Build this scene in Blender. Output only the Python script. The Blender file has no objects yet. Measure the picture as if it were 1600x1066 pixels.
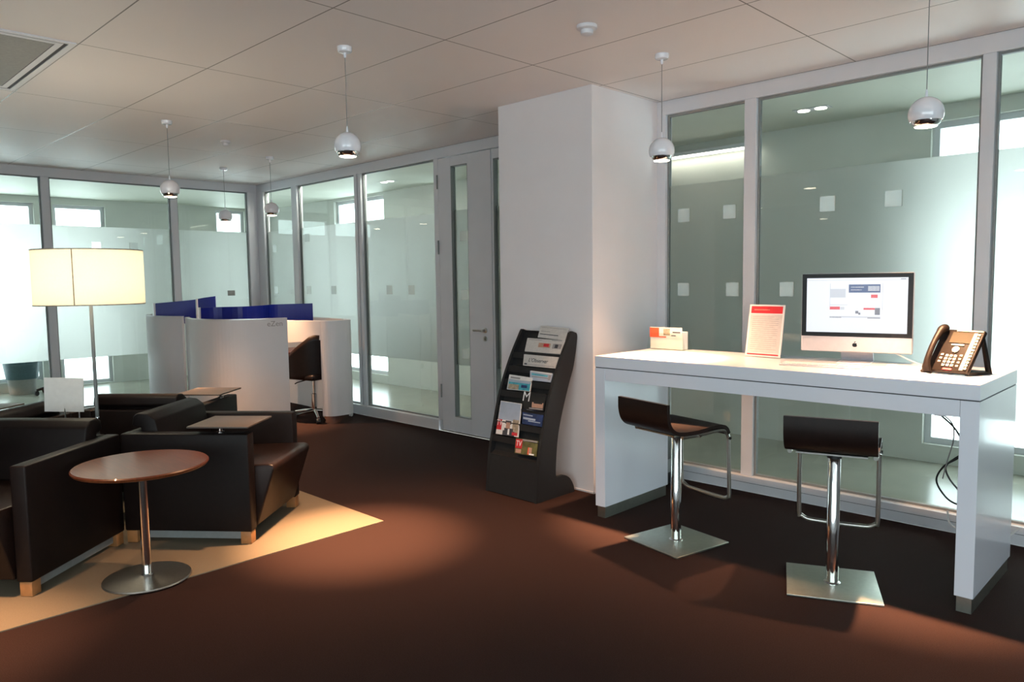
import bpy, bmesh, math, random
from mathutils import Vector, Matrix
random.seed(7)
PI = math.pi
S = bpy.context.scene
COL = S.collection
# ------------------------------------------------------------------ camera
cam = bpy.data.cameras.new('camera'); co = bpy.data.objects.new('camera', cam); COL.objects.link(co)
cam.sensor_width = 36; cam.lens = 26.415; cam.clip_start = .05; cam.clip_end = 200
Rm = Matrix(((0.71403783, -0.04641246, 0.69856701), (0.69997623, 0.06662091, -0.71105199), (-0.0135375, 0.99669832, 0.08005747)))
M4 = Rm.to_4x4(); M4.translation = (0, 0, 1.55); co.matrix_world = M4
S.camera = co
# ------------------------------------------------------------------ world, exposure
S.view_settings.view_transform = 'Standard'; S.view_settings.look = 'None'
S.view_settings.gamma = 1; S.view_settings.use_curve_mapping = False
S.view_settings.exposure = 0.42
w = bpy.data.worlds.new('sky'); S.world = w; w.use_nodes = True
bg = w.node_tree.nodes['Background']; bg.inputs[0].default_value = (.84, .94, 1.0, 1); bg.inputs[1].default_value = 5.0
PEND_W = 1300.0
# ------------------------------------------------------------------ daylight: portals guide the sky light through the windows
def portal(loc, rot, sx, sy):
    l = bpy.data.lights.new('sky_portal', 'AREA'); l.shape = 'RECTANGLE'; l.size = sx; l.size_y = sy
    l.cycles.is_portal = True
    o = bpy.data.objects.new('sky_portal', l); COL.objects.link(o); o.location = loc; o.rotation_euler = rot
ROT_S = (-PI/2, 0, 0)      # shines to -y
ROT_N = (PI/2, 0, 0)       # shines to +y
ROT_E = (0, -PI/2, 0)      # shines to +x
FW = [(-1.9, -.15, .15, 2.78), (-8.15, -7.75, .9, 2.75), (-10.7, -9.34, .13, 2.86)]     # windows of the corridor (x0,x1,z0,z1) at y=6.8
LW = [(.9, 3.1, .15, 2.8), (3.35, 4.08, .02, 2.8), (5.86, 6.4, .3, 2.86)]  # windows beyond the left wall (y0,y1,z0,z1) at x=-13
BW = [(-2.2, .2, .5, 2.75), (.4, 2.8, .5, 2.75)]              # window behind the camera at y=-4
RW = [(-3.4, -.6, .5, 2.75), (-.3, 1.6, .5, 2.75)]   # windows in the wall right of the camera at x=3
for a in FW: portal(((a[0]+a[1])/2, 6.9, (a[2]+a[3])/2), ROT_S, a[1]-a[0], a[3]-a[2])
for a in LW: portal((-13.1, (a[0]+a[1])/2, (a[2]+a[3])/2), ROT_E, a[3]-a[2], a[1]-a[0])
for a in BW: portal(((a[0]+a[1])/2, -4.1, (a[2]+a[3])/2), ROT_N, a[1]-a[0], a[3]-a[2])
for a in RW: portal((3.1, (a[0]+a[1])/2, (a[2]+a[3])/2), (0, PI/2, 0), a[3]-a[2], a[1]-a[0])

# ------------------------------------------------------------------ materials
def newmat(name):
    m = bpy.data.materials.new(name); m.use_nodes = True
    return m, m.node_tree.nodes, m.node_tree.links, m.node_tree.nodes['Principled BSDF']
def mat(name, col, rough=.5, metal=0, noise=0, nscale=40, bump=0, bscale=200, spec=.5, emis=None, es=0, coat=0):
    m, n, l, p = newmat(name)
    p.inputs['Base Color'].default_value = (*col, 1); p.inputs['Roughness'].default_value = rough
    p.inputs['Metallic'].default_value = metal; p.inputs['Specular IOR Level'].default_value = spec
    p.inputs['Coat Weight'].default_value = coat
    if emis: p.inputs['Emission Color'].default_value = (*emis, 1); p.inputs['Emission Strength'].default_value = es
    tc = n.new('ShaderNodeTexCoord')
    if noise:
        t = n.new('ShaderNodeTexNoise'); t.inputs['Scale'].default_value = nscale; t.inputs['Detail'].default_value = 4
        l.new(tc.outputs['Object'], t.inputs['Vector'])
        r = n.new('ShaderNodeValToRGB'); r.color_ramp.elements[0].position = .3; r.color_ramp.elements[1].position = .7
        r.color_ramp.elements[0].color = (*[c*(1-noise) for c in col], 1); r.color_ramp.elements[1].color = (*[min(1, c*(1+noise)) for c in col], 1)
        l.new(t.outputs['Fac'], r.inputs['Fac']); l.new(r.outputs['Color'], p.inputs['Base Color'])
    if bump:
        t = n.new('ShaderNodeTexNoise'); t.inputs['Scale'].default_value = bscale; t.inputs['Detail'].default_value = 3
        l.new(tc.outputs['Object'], t.inputs['Vector'])
        b = n.new('ShaderNodeBump'); b.inputs['Strength'].default_value = bump; b.inputs['Distance'].default_value = .002
        l.new(t.outputs['Fac'], b.inputs['Height']); l.new(b.outputs['Normal'], p.inputs['Normal'])
    return m
M = {}
M['white'] = mat('white_paint', (.66, .65, .68), .45, noise=.02, nscale=3)
M['column'] = mat('column_paint', (.74, .71, .73), .6, noise=.015, nscale=4, bump=.1, bscale=90)
M['frame'] = mat('frame_white', (.60, .60, .63), .4, noise=.02, nscale=5)
M['gasket'] = mat('gasket_grey', (.19, .20, .20), .5, noise=.05)
M['gloss'] = mat('white_lacquer', (.72, .73, .80), .22, noise=.01, nscale=3, coat=.15)
M['seam'] = mat('shadow_joint', (.05, .05, .06), .7, noise=.05)
M['carpet'] = mat('brown_carpet', (.029, .0145, .0120), .95, noise=.35, nscale=260, bump=.8, bscale=500, spec=.1)
M['rug'] = mat('beige_carpet', (.20, .158, .108), .9, noise=.12, nscale=300, bump=.6, bscale=500, spec=.15)
M['leather'] = mat('brown_leather', (.008, .0045, .004), .50, spec=.2, noise=.15, nscale=30, bump=.25, bscale=260)
M['leather2'] = mat('brown_leather_seat', (.012, .0058, .0046), .40, spec=.25, noise=.2, nscale=20, bump=.2, bscale=240)
M['wood'] = mat('tabletop_walnut', (.21, .065, .022), .25, noise=.12, nscale=9, coat=.3)
M['footwood'] = mat('beech_foot', (.36, .16, .055), .45, noise=.15, nscale=20)
M['tablet'] = mat('tablet_laminate', (.085, .064, .052), .42, noise=.1, nscale=12)
M['steel'] = mat('brushed_steel', (.55, .54, .50), .28, 1, noise=.06, nscale=60)
M['chrome'] = mat('chrome', (.75, .75, .74), .08, 1, noise=.02)
M['plate'] = mat('steel_plate', (.50, .52, .46), .36, 1, noise=.05, nscale=50)
M['dark'] = mat('black_plastic', (.012, .012, .013), .4, noise=.1)
M['rack'] = mat('rack_black', (.010, .010, .011), .55, noise=.1, bump=.1)
M['lampwhite'] = mat('pendant_enamel', (.78, .77, .82), .12, noise=.01, coat=.6)
M['paper'] = mat('paper', (.72, .70, .68), .6, noise=.03, nscale=30)
M['newsp'] = mat('newspaper', (.55, .51, .48), .8, noise=.06, nscale=60)
M['ink'] = mat('ink_dark', (.05, .05, .06), .7, noise=.1)
M['inkgrey'] = mat('ink_grey', (.30, .28, .28), .7, noise=.1)
M['inkwhite'] = mat('ink_white', (.80, .80, .80), .6, noise=.02)
M['red'] = mat('print_red', (.55, .02, .03), .5, noise=.05)
M['orange'] = mat('print_orange', (.75, .10, .04), .5, noise=.05)
M['teal'] = mat('print_teal', (.05, .33, .42), .5, noise=.3, nscale=30)
M['navy'] = mat('print_navy', (.015, .035, .12), .45, noise=.5, nscale=20)
M['skyblue'] = mat('print_sky', (.36, .42, .52), .5, noise=.1, nscale=10)
M['skin'] = mat('print_skin', (.45, .26, .19), .6, noise=.15)
M['olive'] = mat('print_olive', (.10, .095, .03), .5, noise=.5, nscale=18)
M['sand'] = mat('print_sand', (.35, .28, .20), .5, noise=.4, nscale=40)
M['blueglass'] = mat('cobalt_acrylic', (.003, .010, .17), .30, noise=.05, spec=.25)
M['alu'] = mat('satin_aluminium', (.66, .66, .70), .3, .6, noise=.03)
M['bezel'] = mat('screen_bezel', (.004, .004, .005), .3, noise=.05, spec=.2)
M['pod'] = mat('pod_laminate', (.66, .64, .66), .5, noise=.02, nscale=4)
M['corr_wall'] = mat('corridor_paint', (.56, .57, .53), .6, noise=.03, nscale=3)
M['corr_floor'] = mat('corridor_tile', (.30, .30, .25), .22, noise=.06, nscale=3)
M['corr_ceil'] = mat('corridor_ceiling', (.66, .68, .60), .6, noise=.03, nscale=3)
M['screen'] = mat('screen_white', (.02, .02, .02), .2, emis=(.86, .90, 1.0), es=.72, noise=.01)
M['s_blue'] = mat('screen_blue', (.02, .02, .02), .2, emis=(.03, .07, .22), es=.72, noise=.01)
M['s_red'] = mat('screen_red', (.02, .02, .02), .2, emis=(.75, .04, .07), es=.72, noise=.01)
M['s_grey'] = mat('screen_grey', (.02, .02, .02), .2, emis=(.60, .63, .70), es=.72, noise=.01)
M['s_dark'] = mat('screen_dark', (.02, .02, .02), .2, emis=(.16, .17, .22), es=.72, noise=.01)
M['lit'] = mat('lamp_lit', (.9, .9, .9), .4, emis=(1, .86, .66), es=16, noise=.01)
M['lit2'] = mat('downlight_lit', (.9, .9, .9), .4, emis=(1, .93, .8), es=5, noise=.01)
M['phone'] = mat('phone_plastic', (.005, .0032, .0027), .5, spec=.12, noise=.1)
M['phonekey'] = mat('phone_keys', (.22, .205, .18), .5, noise=.04)
M['lcd'] = mat('phone_lcd', (.030, .025, .017), .4, spec=.2, noise=.05)
M['ventgrey'] = mat('vent_grey', (.28, .28, .27), .6, noise=.08, nscale=60)
M['binblue'] = mat('bin_slate', (.06, .12, .14), .5, noise=.1)

def glassmat():
    m, n, l, p = newmat('clear_glass'); n.remove(p)
    tr = n.new('ShaderNodeBsdfTransparent'); tr.inputs[0].default_value = (.93, .96, .945, 1)
    gl = n.new('ShaderNodeBsdfGlossy'); gl.inputs['Roughness'].default_value = .01; gl.inputs[0].default_value = (.9, .95, .93, 1)
    fr = n.new('ShaderNodeFresnel'); fr.inputs[0].default_value = 1.5
    ge = n.new('ShaderNodeNewGeometry'); fm = n.new('ShaderNodeMath'); fm.operation = 'MULTIPLY_ADD'; l.new(ge.outputs['Backfacing'], fm.inputs[0]); fm.inputs[1].default_value = -1; fm.inputs[2].default_value = 1
    f2 = n.new('ShaderNodeMath'); f2.operation = 'MULTIPLY'; l.new(fm.outputs[0], f2.inputs[0]); l.new(fr.outputs[0], f2.inputs[1])   # one thin sheet reflects once
    mx = n.new('ShaderNodeMixShader'); l.new(f2.outputs[0], mx.inputs[0]); l.new(tr.outputs[0], mx.inputs[1]); l.new(gl.outputs[0], mx.inputs[2])
    l.new(mx.outputs[0], n['Material Output'].inputs[0]); return m
M['glass'] = glassmat()
def filmmat():
    m, n, l, p = newmat('frosted_film'); n.remove(p)
    rf = n.new('ShaderNodeBsdfRefraction'); rf.inputs['Roughness'].default_value = .60; rf.inputs['IOR'].default_value = 1.45; rf.inputs[0].default_value = (.77, .765, .75, 1)
    tl = n.new('ShaderNodeBsdfTranslucent'); tl.inputs[0].default_value = (.88, .91, .89, 1)
    df = n.new('ShaderNodeBsdfDiffuse'); df.inputs[0].default_value = (.62, .64, .61, 1)
    m1 = n.new('ShaderNodeMixShader'); m1.inputs[0].default_value = .14
    l.new(rf.outputs[0], m1.inputs[1]); l.new(tl.outputs[0], m1.inputs[2])
    m2 = n.new('ShaderNodeMixShader'); m2.inputs[0].default_value = .09
    l.new(m1.outputs[0], m2.inputs[1]); l.new(df.outputs[0], m2.inputs[2])
    l.new(m2.outputs[0], n['Material Output'].inputs[0]); return m
M['film'] = filmmat()
def patchmat():
    m, n, l, p = newmat('white_film'); n.remove(p)
    tl = n.new('ShaderNodeBsdfTranslucent'); tl.inputs[0].default_value = (.85, .88, .87, 1)
    df = n.new('ShaderNodeBsdfDiffuse'); df.inputs[0].default_value = (.85, .87, .86, 1)
    mx = n.new('ShaderNodeMixShader'); mx.inputs[0].default_value = .5
    l.new(tl.outputs[0], mx.inputs[1]); l.new(df.outputs[0], mx.inputs[2])
    tr = n.new('ShaderNodeBsdfTransparent'); m3 = n.new('ShaderNodeMixShader'); m3.inputs[0].default_value = .42
    l.new(tr.outputs[0], m3.inputs[1]); l.new(mx.outputs[0], m3.inputs[2]); l.new(m3.outputs[0], n['Material Output'].inputs[0]); return m
M['patch'] = patchmat()
def shademat():
    m, n, l, p = newmat('lampshade_fabric'); n.remove(p)
    tc = n.new('ShaderNodeTexCoord'); t = n.new('ShaderNodeTexNoise'); t.inputs['Scale'].default_value = 120
    l.new(tc.outputs['Object'], t.inputs['Vector'])
    r = n.new('ShaderNodeValToRGB'); r.color_ramp.elements[0].color = (.88, .84, .74, 1); r.color_ramp.elements[1].color = (.93, .90, .82, 1)
    l.new(t.outputs['Fac'], r.inputs[0])
    tl = n.new('ShaderNodeBsdfTranslucent'); df = n.new('ShaderNodeBsdfDiffuse')
    l.new(r.outputs[0], tl.inputs[0]); l.new(r.outputs[0], df.inputs[0])
    mx = n.new('ShaderNodeMixShader'); mx.inputs[0].default_value = .5
    l.new(tl.outputs[0], mx.inputs[1]); l.new(df.outputs[0], mx.inputs[2]); l.new(mx.outputs[0], n['Material Output'].inputs[0]); return m
M['shade'] = shademat()
def ceilmat():
    m, n, l, p = newmat('ceiling_panels')
    p.inputs['Roughness'].default_value = .55
    g = n.new('ShaderNodeNewGeometry'); sx = n.new('ShaderNodeSeparateXYZ'); l.new(g.outputs['Position'], sx.inputs[0])
    def line(sock, off, period, wd):
        a = n.new('ShaderNodeMath'); a.operation = 'ADD'; l.new(sock, a.inputs[0]); a.inputs[1].default_value = -off + period*100
        b = n.new('ShaderNodeMath'); b.operation = 'PINGPONG'; l.new(a.outputs[0], b.inputs[0]); b.inputs[1].default_value = period/2
        c = n.new('ShaderNodeMath'); c.operation = 'LESS_THAN'; l.new(b.outputs[0], c.inputs[0]); c.inputs[1].default_value = wd
        return c.outputs[0]
    a = line(sx.outputs[0], -3.30, 1.447, .0038); b = line(sx.outputs[1], 2.13, .7245, .0038)
    mx = n.new('ShaderNodeMath'); mx.operation = 'MAXIMUM'; l.new(a, mx.inputs[0]); l.new(b, mx.inputs[1])
    t = n.new('ShaderNodeTexNoise'); t.inputs['Scale'].default_value = 1.5; l.new(g.outputs['Position'], t.inputs['Vector'])
    r = n.new('ShaderNodeValToRGB'); r.color_ramp.elements[0].color = (.76, .72, .72, 1); r.color_ramp.elements[1].color = (.80, .76, .755, 1)
    l.new(t.outputs['Fac'], r.inputs[0])
    mc = n.new('ShaderNodeMix'); mc.data_type = 'RGBA'; l.new(mx.outputs[0], mc.inputs[0]); l.new(r.outputs[0], mc.inputs[6]); mc.inputs[7].default_value = (.16, .145, .14, 1)
    l.new(mc.outputs[2], p.inputs['Base Color'])
    mr = n.new('ShaderNodeMath'); mr.operation = 'MULTIPLY_ADD'; l.new(mx.outputs[0], mr.inputs[0]); mr.inputs[1].default_value = -.2; mr.inputs[2].default_value = .55
    l.new(mr.outputs[0], p.inputs['Roughness'])
    return m
M['ceil'] = ceilmat()
def woodmat():
    m, n, l, p = newmat('walnut_veneer'); p.inputs['Roughness'].default_value = .34; p.inputs['Coat Weight'].default_value = .12; p.inputs['Specular IOR Level'].default_value = .35
    tc = n.new('ShaderNodeTexCoord'); mp = n.new('ShaderNodeMapping'); mp.inputs['Scale'].default_value = (3, 40, 3); mp.inputs['Rotation'].default_value = (0, 0, .7)
    t = n.new('ShaderNodeTexNoise'); t.inputs['Scale'].default_value = 2; t.inputs['Detail'].default_value = 5
    l.new(tc.outputs['Object'], mp.inputs[0]); l.new(mp.outputs[0], t.inputs['Vector'])
    r = n.new('ShaderNodeValToRGB'); r.color_ramp.elements[0].position = .3; r.color_ramp.elements[0].color = (.085, .019, .006, 1); r.color_ramp.elements[1].color = (.17, .042, .012, 1)
    l.new(t.outputs['Fac'], r.inputs[0]); l.new(r.outputs[0], p.inputs['Base Color']); return m
M['wood'] = woodmat()

# ------------------------------------------------------------------ mesh helpers
class MB:
    def __init__(s): s.bm = bmesh.new(); s.mats = []
    def mi(s, m):
        if m not in s.mats: s.mats.append(m)
        return s.mats.index(m)
    def _fin(s, faces, m, smooth=False):
        i = s.mi(m)
        for f in faces: f.material_index = i; f.smooth = smooth
    def box(s, a, b, m, rot=None, piv=None, bev=0):
        x0, y0, z0 = a; x1, y1, z1 = b
        t = bmesh.new()
        vs = [t.verts.new(p) for p in ((x0,y0,z0),(x1,y0,z0),(x1,y1,z0),(x0,y1,z0),(x0,y0,z1),(x1,y0,z1),(x1,y1,z1),(x0,y1,z1))]
        for f in ((0,3,2,1),(4,5,6,7),(0,1,5,4),(1,2,6,5),(2,3,7,6),(3,0,4,7)): t.faces.new([vs[i] for i in f])
        if bev: bmesh.ops.bevel(t, geom=list(t.edges), offset=bev, segments=3, affect='EDGES', profile=.5)
        if rot is not None:
            p = Vector(piv or ((x0+x1)/2, (y0+y1)/2, (z0+z1)/2))
            for v in t.verts: v.co = rot @ (v.co - p) + p
        s.merge(t, m, bev > 0); return s
    def merge(s, t, m, smooth=False):
        i = s.mi(m); mp = {}
        for v in t.verts: mp[v] = s.bm.verts.new(v.co)
        for f in t.faces:
            try: g = s.bm.faces.new([mp[v] for v in f.verts])
            except ValueError: continue
            g.material_index = i; g.smooth = smooth
        t.free()
    def prism(s, pts, d0, d1, m, axis='y', bev=0, smooth=False):
        """extrude a closed outline; axis y: pts are (x,z); x: (y,z); z: (x,y)"""
        t = bmesh.new()
        def P(p, d): return {'y': (p[0], d, p[1]), 'x': (d, p[0], p[1]), 'z': (p[0], p[1], d)}[axis]
        A = [t.verts.new(P(p, d0)) for p in pts]; B = [t.verts.new(P(p, d1)) for p in pts]
        t.faces.new(A); t.faces.new(B[::-1]); n = len(pts)
        for i in range(n): t.faces.new([A[i], B[i], B[(i+1) % n], A[(i+1) % n]])
        bmesh.ops.recalc_face_normals(t, faces=t.faces)
        if bev: bmesh.ops.bevel(t, geom=list(t.edges), offset=bev, segments=3, affect='EDGES', profile=.5)
        s.merge(t, m, smooth or bev > 0); return s
    def lathe(s, prof, m, c=(0, 0, 0), n=40, cap=True, smooth=True):
        t = bmesh.new(); rings = []
        for r, z in prof:
            if r < 1e-5: rings.append([t.verts.new((c[0], c[1], c[2]+z))])
            else: rings.append([t.verts.new((c[0]+r*math.cos(2*PI*k/n), c[1]+r*math.sin(2*PI*k/n), c[2]+z)) for k in range(n)])
        for a, b in zip(rings, rings[1:]):
            for k in range(n):
                k2 = (k+1) % n
                if len(a) == 1 and len(b) == 1: continue
                if len(a) == 1: t.faces.new([a[0], b[k2], b[k]])
                elif len(b) == 1: t.faces.new([a[k], a[k2], b[0]])
                else: t.faces.new([a[k], a[k2], b[k2], b[k]])
        if cap:
            if len(rings[0]) > 1: t.faces.new(rings[0][::-1])
            if len(rings[-1]) > 1: t.faces.new(rings[-1])
        bmesh.ops.recalc_face_normals(t, faces=t.faces)
        s.merge(t, m, smooth); return s
    def tube(s, path, r, m, n=12, closed=False, flat=None):
        """sweep a circle (or ellipse r, flat) along points"""
        t = bmesh.new(); P = [Vector(p) for p in path]; N = len(P); rings = []
        prev = None
        for i in range(N):
            if closed: d = (P[(i+1) % N] - P[i-1]).normalized()
            else: d = (P[min(i+1, N-1)] - P[max(i-1, 0)]).normalized()
            if prev is None:
                u = d.cross(Vector((0, 0, 1)))
                if u.length < .1: u = d.cross(Vector((1, 0, 0)))
            else: u = prev - d*prev.dot(d)
            u.normalize(); prev = u; v = d.cross(u)
            rr = r[i] if isinstance(r, (list, tuple)) else r
            rings.append([t.verts.new(P[i] + u*rr*math.cos(2*PI*k/n) + v*(flat or rr)*math.sin(2*PI*k/n)) for k in range(n)])
        for i in range(N if closed else N-1):
            a, b = rings[i], rings[(i+1) % N]
            for k in range(n): t.faces.new([a[k], a[(k+1) % n], b[(k+1) % n], b[k]])
        if not closed: t.faces.new(rings[0][::-1]); t.faces.new(rings[-1])
        bmesh.ops.recalc_face_normals(t, faces=t.faces)
        s.merge(t, m, True); return s
    def slab(s, q, th, m):
        th = -th
        """thin slab from 4 corner points, thickness behind"""
        q = [Vector(p) for p in q]; nrm = (q[1]-q[0]).cross(q[3]-q[0]).normalized()*th
        t = bmesh.new(); A = [t.verts.new(p) for p in q]; B = [t.verts.new(p+nrm) for p in q]
        t.faces.new(A); t.faces.new(B[::-1])
        for i in range(4): t.faces.new([A[i], B[i], B[(i+1) % 4], A[(i+1) % 4]])
        bmesh.ops.recalc_face_normals(t, faces=t.faces); s.merge(t, m); return s
    def sheet(s, plan, z0, z1, th, m, topz=None):
        """vertical curved panel following a plan polyline (list of xy) with thickness; z0/z1 may be functions of i"""
        P = [Vector((p[0], p[1], 0)) for p in plan]; N = len(P); t = bmesh.new(); R = []
        for i in range(N):
            d = (P[min(i+1, N-1)] - P[max(i-1, 0)]).normalized(); u = Vector((d.y, -d.x, 0))*th/2
            a = z0(i) if callable(z0) else z0; b = z1(i) if callable(z1) else z1
            R.append([t.verts.new(P[i]+u+Vector((0,0,a))), t.verts.new(P[i]+u+Vector((0,0,b))), t.verts.new(P[i]-u+Vector((0,0,b))), t.verts.new(P[i]-u+Vector((0,0,a)))])
        for a, b in zip(R, R[1:]):
            for k in range(4): t.faces.new([a[k], b[k], b[(k+1) % 4], a[(k+1) % 4]])
        t.faces.new(R[0]); t.faces.new(R[-1][::-1])
        bmesh.ops.recalc_face_normals(t, faces=t.faces)
        s.merge(t, m, False); return s
    def build(s, name, parent=None, loc=None, rotz=0, autosmooth=True, bevel=0):
        me = bpy.data.meshes.new(name); s.bm.to_mesh(me); s.bm.free()
        for m in s.mats: me.materials.append(m)
        o = bpy.data.objects.new(name, me); COL.objects.link(o)
        if parent is not None: o.parent = parent
        if loc is not None: o.location = loc
        if rotz: o.rotation_euler = (0, 0, rotz)
        if autosmooth and any(p.use_smooth for p in me.polygons):
            me.set_sharp_from_angle(angle=math.radians(40))
        if bevel:
            b = o.modifiers.new('bevel', 'BEVEL'); b.width = bevel; b.segments = 2; b.limit_method = 'ANGLE'
        return o
def thing(name, label, cat, loc=(0, 0, 0), rotz=0, group=None):
    o = bpy.data.objects.new(name, None); COL.objects.link(o); o.empty_display_size = .1
    o.location = loc; o.rotation_euler = (0, 0, rotz); o['label'] = label; o['category'] = cat
    if group: o['group'] = group
    return o
def tag(o, label, cat, group=None):
    o['label'] = label; o['category'] = cat
    if group: o['group'] = group
    return o
def struct(o): o['kind'] = 'structure'; return o
def sempty(name, loc=(0, 0, 0), rotz=0):
    o = bpy.data.objects.new(name, None); COL.objects.link(o); o.location = loc; o.rotation_euler = (0, 0, rotz); o['kind'] = 'structure'; return o
def copy_tree(o, parent=None):
    c = o.copy(); COL.objects.link(c)
    if parent is not None: c.parent = parent
    for ch in list(o.children): copy_tree(ch, c)
    return c
def textmesh(name, body, size, m, parent, matrix, extrude=.0006, align='CENTER', xs=1.0):
    cu = bpy.data.curves.new(name, 'FONT'); cu.body = body; cu.size = size; cu.extrude = extrude; cu.align_x = align; cu.align_y = 'CENTER'
    t = bpy.data.objects.new(name, cu); COL.objects.link(t)
    dg = bpy.context.evaluated_depsgraph_get(); dg.update()
    me = bpy.data.meshes.new_from_object(t.evaluated_get(dg)); bpy.data.objects.remove(t)
    me.materials.clear(); me.materials.append(m)
    me.transform(matrix @ Matrix.Diagonal((xs, 1, 1, 1)))
    o = bpy.data.objects.new(name, me); COL.objects.link(o)
    if parent is not None: o.parent = parent
    return o
def arc(c, r, a0, a1, n):
    return [(c[0]+r*math.cos(a0+(a1-a0)*i/n), c[1]+r*math.sin(a0+(a1-a0)*i/n)) for i in range(n+1)]
def smoothpath(P, k=8):
    P = [Vector(p) for p in P]; out = []
    for i in range(len(P)-1):
        p0 = P[max(i-1, 0)]; p1 = P[i]; p2 = P[i+1]; p3 = P[min(i+2, len(P)-1)]
        for j in range(k):
            t = j/k
            out.append(.5*((2*p1)+(-p0+p2)*t+(2*p0-5*p1+4*p2-p3)*t*t+(-p0+3*p1-3*p2+p3)*t**3))
    out.append(P[-1]); return out

# ================================================================== STRUCTURE
CH = 2.905; XB = -9.84; YA = 5.03
struct(MB().box((-9.9, -4.1, -.12), (3.1, 5.0, 0), M['carpet']).build('floor'))
struct(MB().box((-9.8, -1.6, 0.0005), (-3.95, 2.81, .006), M['rug']).build('floor_inlay'))
struct(MB().box((-9.92, -4.1, CH), (3.1, 5.12, CH+.1), M['ceil']).build('ceiling'))
# corridor shell
struct(MB().box((-13.1, 5.13, -.12), (3.1, 6.85, 0), M['corr_floor']).box((-13.1, -4.1, -.12), (-9.94, 5.13, 0), M['corr_floor']).build('floor_corridor'))
struct(MB().box((-13.1, 5.13, CH), (3.1, 6.85, CH+.1), M['corr_ceil']).box((-13.1, -4.1, CH), (-9.93, 5.13, CH+.1), M['corr_ceil']).build('ceiling_corridor'))
def holed(u0, u1, wins, mk, name, m):
    mb = MB(); x = u0
    for a, b, z0, z1 in sorted(wins):
        mb.box(*mk(x, a, 0, CH), m)
        if z0 > .01: mb.box(*mk(a, b, 0, z0), m)
        mb.box(*mk(a, b, z1, CH), m); x = b
    mb.box(*mk(x, u1, 0, CH), m)
    return struct(mb.build(name))
holed(-13.1, 3.1, FW, lambda a, b, z0, z1: ((a, 6.8, z0), (b, 6.98, z1)), 'wall_corridor_far', M['corr_wall'])
struct(MB().box((-1.9, 6.81, 2.2), (-.15, 6.97, 2.48), M['corr_wall']).build('trim_3'))
holed(-4.1, 6.8, LW, lambda a, b, z0, z1: ((-13.18, a, z0), (-13.0, b, z1)), 'wall_corridor_left', M['corr_wall'])
holed(-9.9, 3.1, BW, lambda a, b, z0, z1: ((a, -4.2, z0), (b, -4.0, z1)), 'wall_back', M['white'])
holed(-4.1, 6.9, RW, lambda a, b, z0, z1: ((3.0, a, z0), (3.15, b, z1)), 'wall_right', M['white'])
struct(MB().box((-13.1, -4.2, 0), (-9.9, -4.0, CH), M['corr_wall']).build('wall_corridor_end'))
wn = 1
def outerwin(axis, a):
    global wn
    u0, u1, z0, z1 = a; fr = MB(); gl = MB(); t = .05
    def mk(p, q, r, s_, d0=0, d1=.06):
        if axis == 'y': return ((p, 6.86+d0, r), (q, 6.86+d1, s_))
        if axis == 'x': return ((-13.12-d1+.06, p, r), (-13.12-d0+.06, q, s_))
        if axis == 'r': return ((3.05+d0, p, r), (3.05+d1, q, s_))
        return ((p, -4.14+d0, r), (q, -4.14+d1, s_))
    fr.box(*mk(u0, u0+t, z0, z1), M['frame']); fr.box(*mk(u1-t, u1, z0, z1), M['frame']); fr.box(*mk(u0+t, u1-t, z0, z0+t), M['frame']); fr.box(*mk(u0+t, u1-t, z1-t, z1), M['frame'])
    if u1-u0 > 1.2: fr.box(*mk((u0+u1)/2-t/2, (u0+u1)/2+t/2, z0+t, z1-t), M['frame'])
    e = sempty('window_%d' % wn); wn += 1
    fr.build('window_frame', e)
    gl.box(*mk(u0+t, u1-t, z0+t, z1-t, .025, .031), M['glass']).build('pane', e)
for a in FW: outerwin('y', a)
for a in LW: outerwin('x', a)
for a in BW: outerwin('b', a)
for a in RW: outerwin('r', a)

# ---- glass wall A (far right), y = 5.03 .. 5.11
mulA = [(-9.84-.02, -9.66), (-8.91, -8.78), (-7.48, -7.35), (-6.04, -5.97), (-3.40, -3.26), (-2.61, -2.52), (-1.15, -1.08), (.36, .44), (1.7, 1.78)]
BT, HB = .11, 2.80
mb = MB()
mb.box((-9.86, YA, HB), (3.0, YA+.09, CH), M['frame'])
for a, b in mulA:
    if a == -7.48:
        mb.box((a, YA, BT), (a+.052, YA+.09, HB), M['frame']); mb.box((b-.052, YA, BT), (b, YA+.09, HB), M['frame'])
        mb.box((a+.052, YA+.02, BT), (b-.052, YA+.08, HB), M['gasket'])
    else: mb.box((a, YA, BT), (b, YA+.09, HB), M['frame'])
struct(mb.build('wall_far', bevel=.003))
struct(MB().box((-9.8, YA-.03, 0), (-6.0, YA+.09, BT), M['frame']).box((-3.33, YA-.03, 0), (3.0, YA+.09, BT), M['frame']).box((-3.33, YA-.032, BT-.045), (3.0, YA-.0295, BT-.042), M['seam']).build('baseboard_far', bevel=.003))
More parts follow.
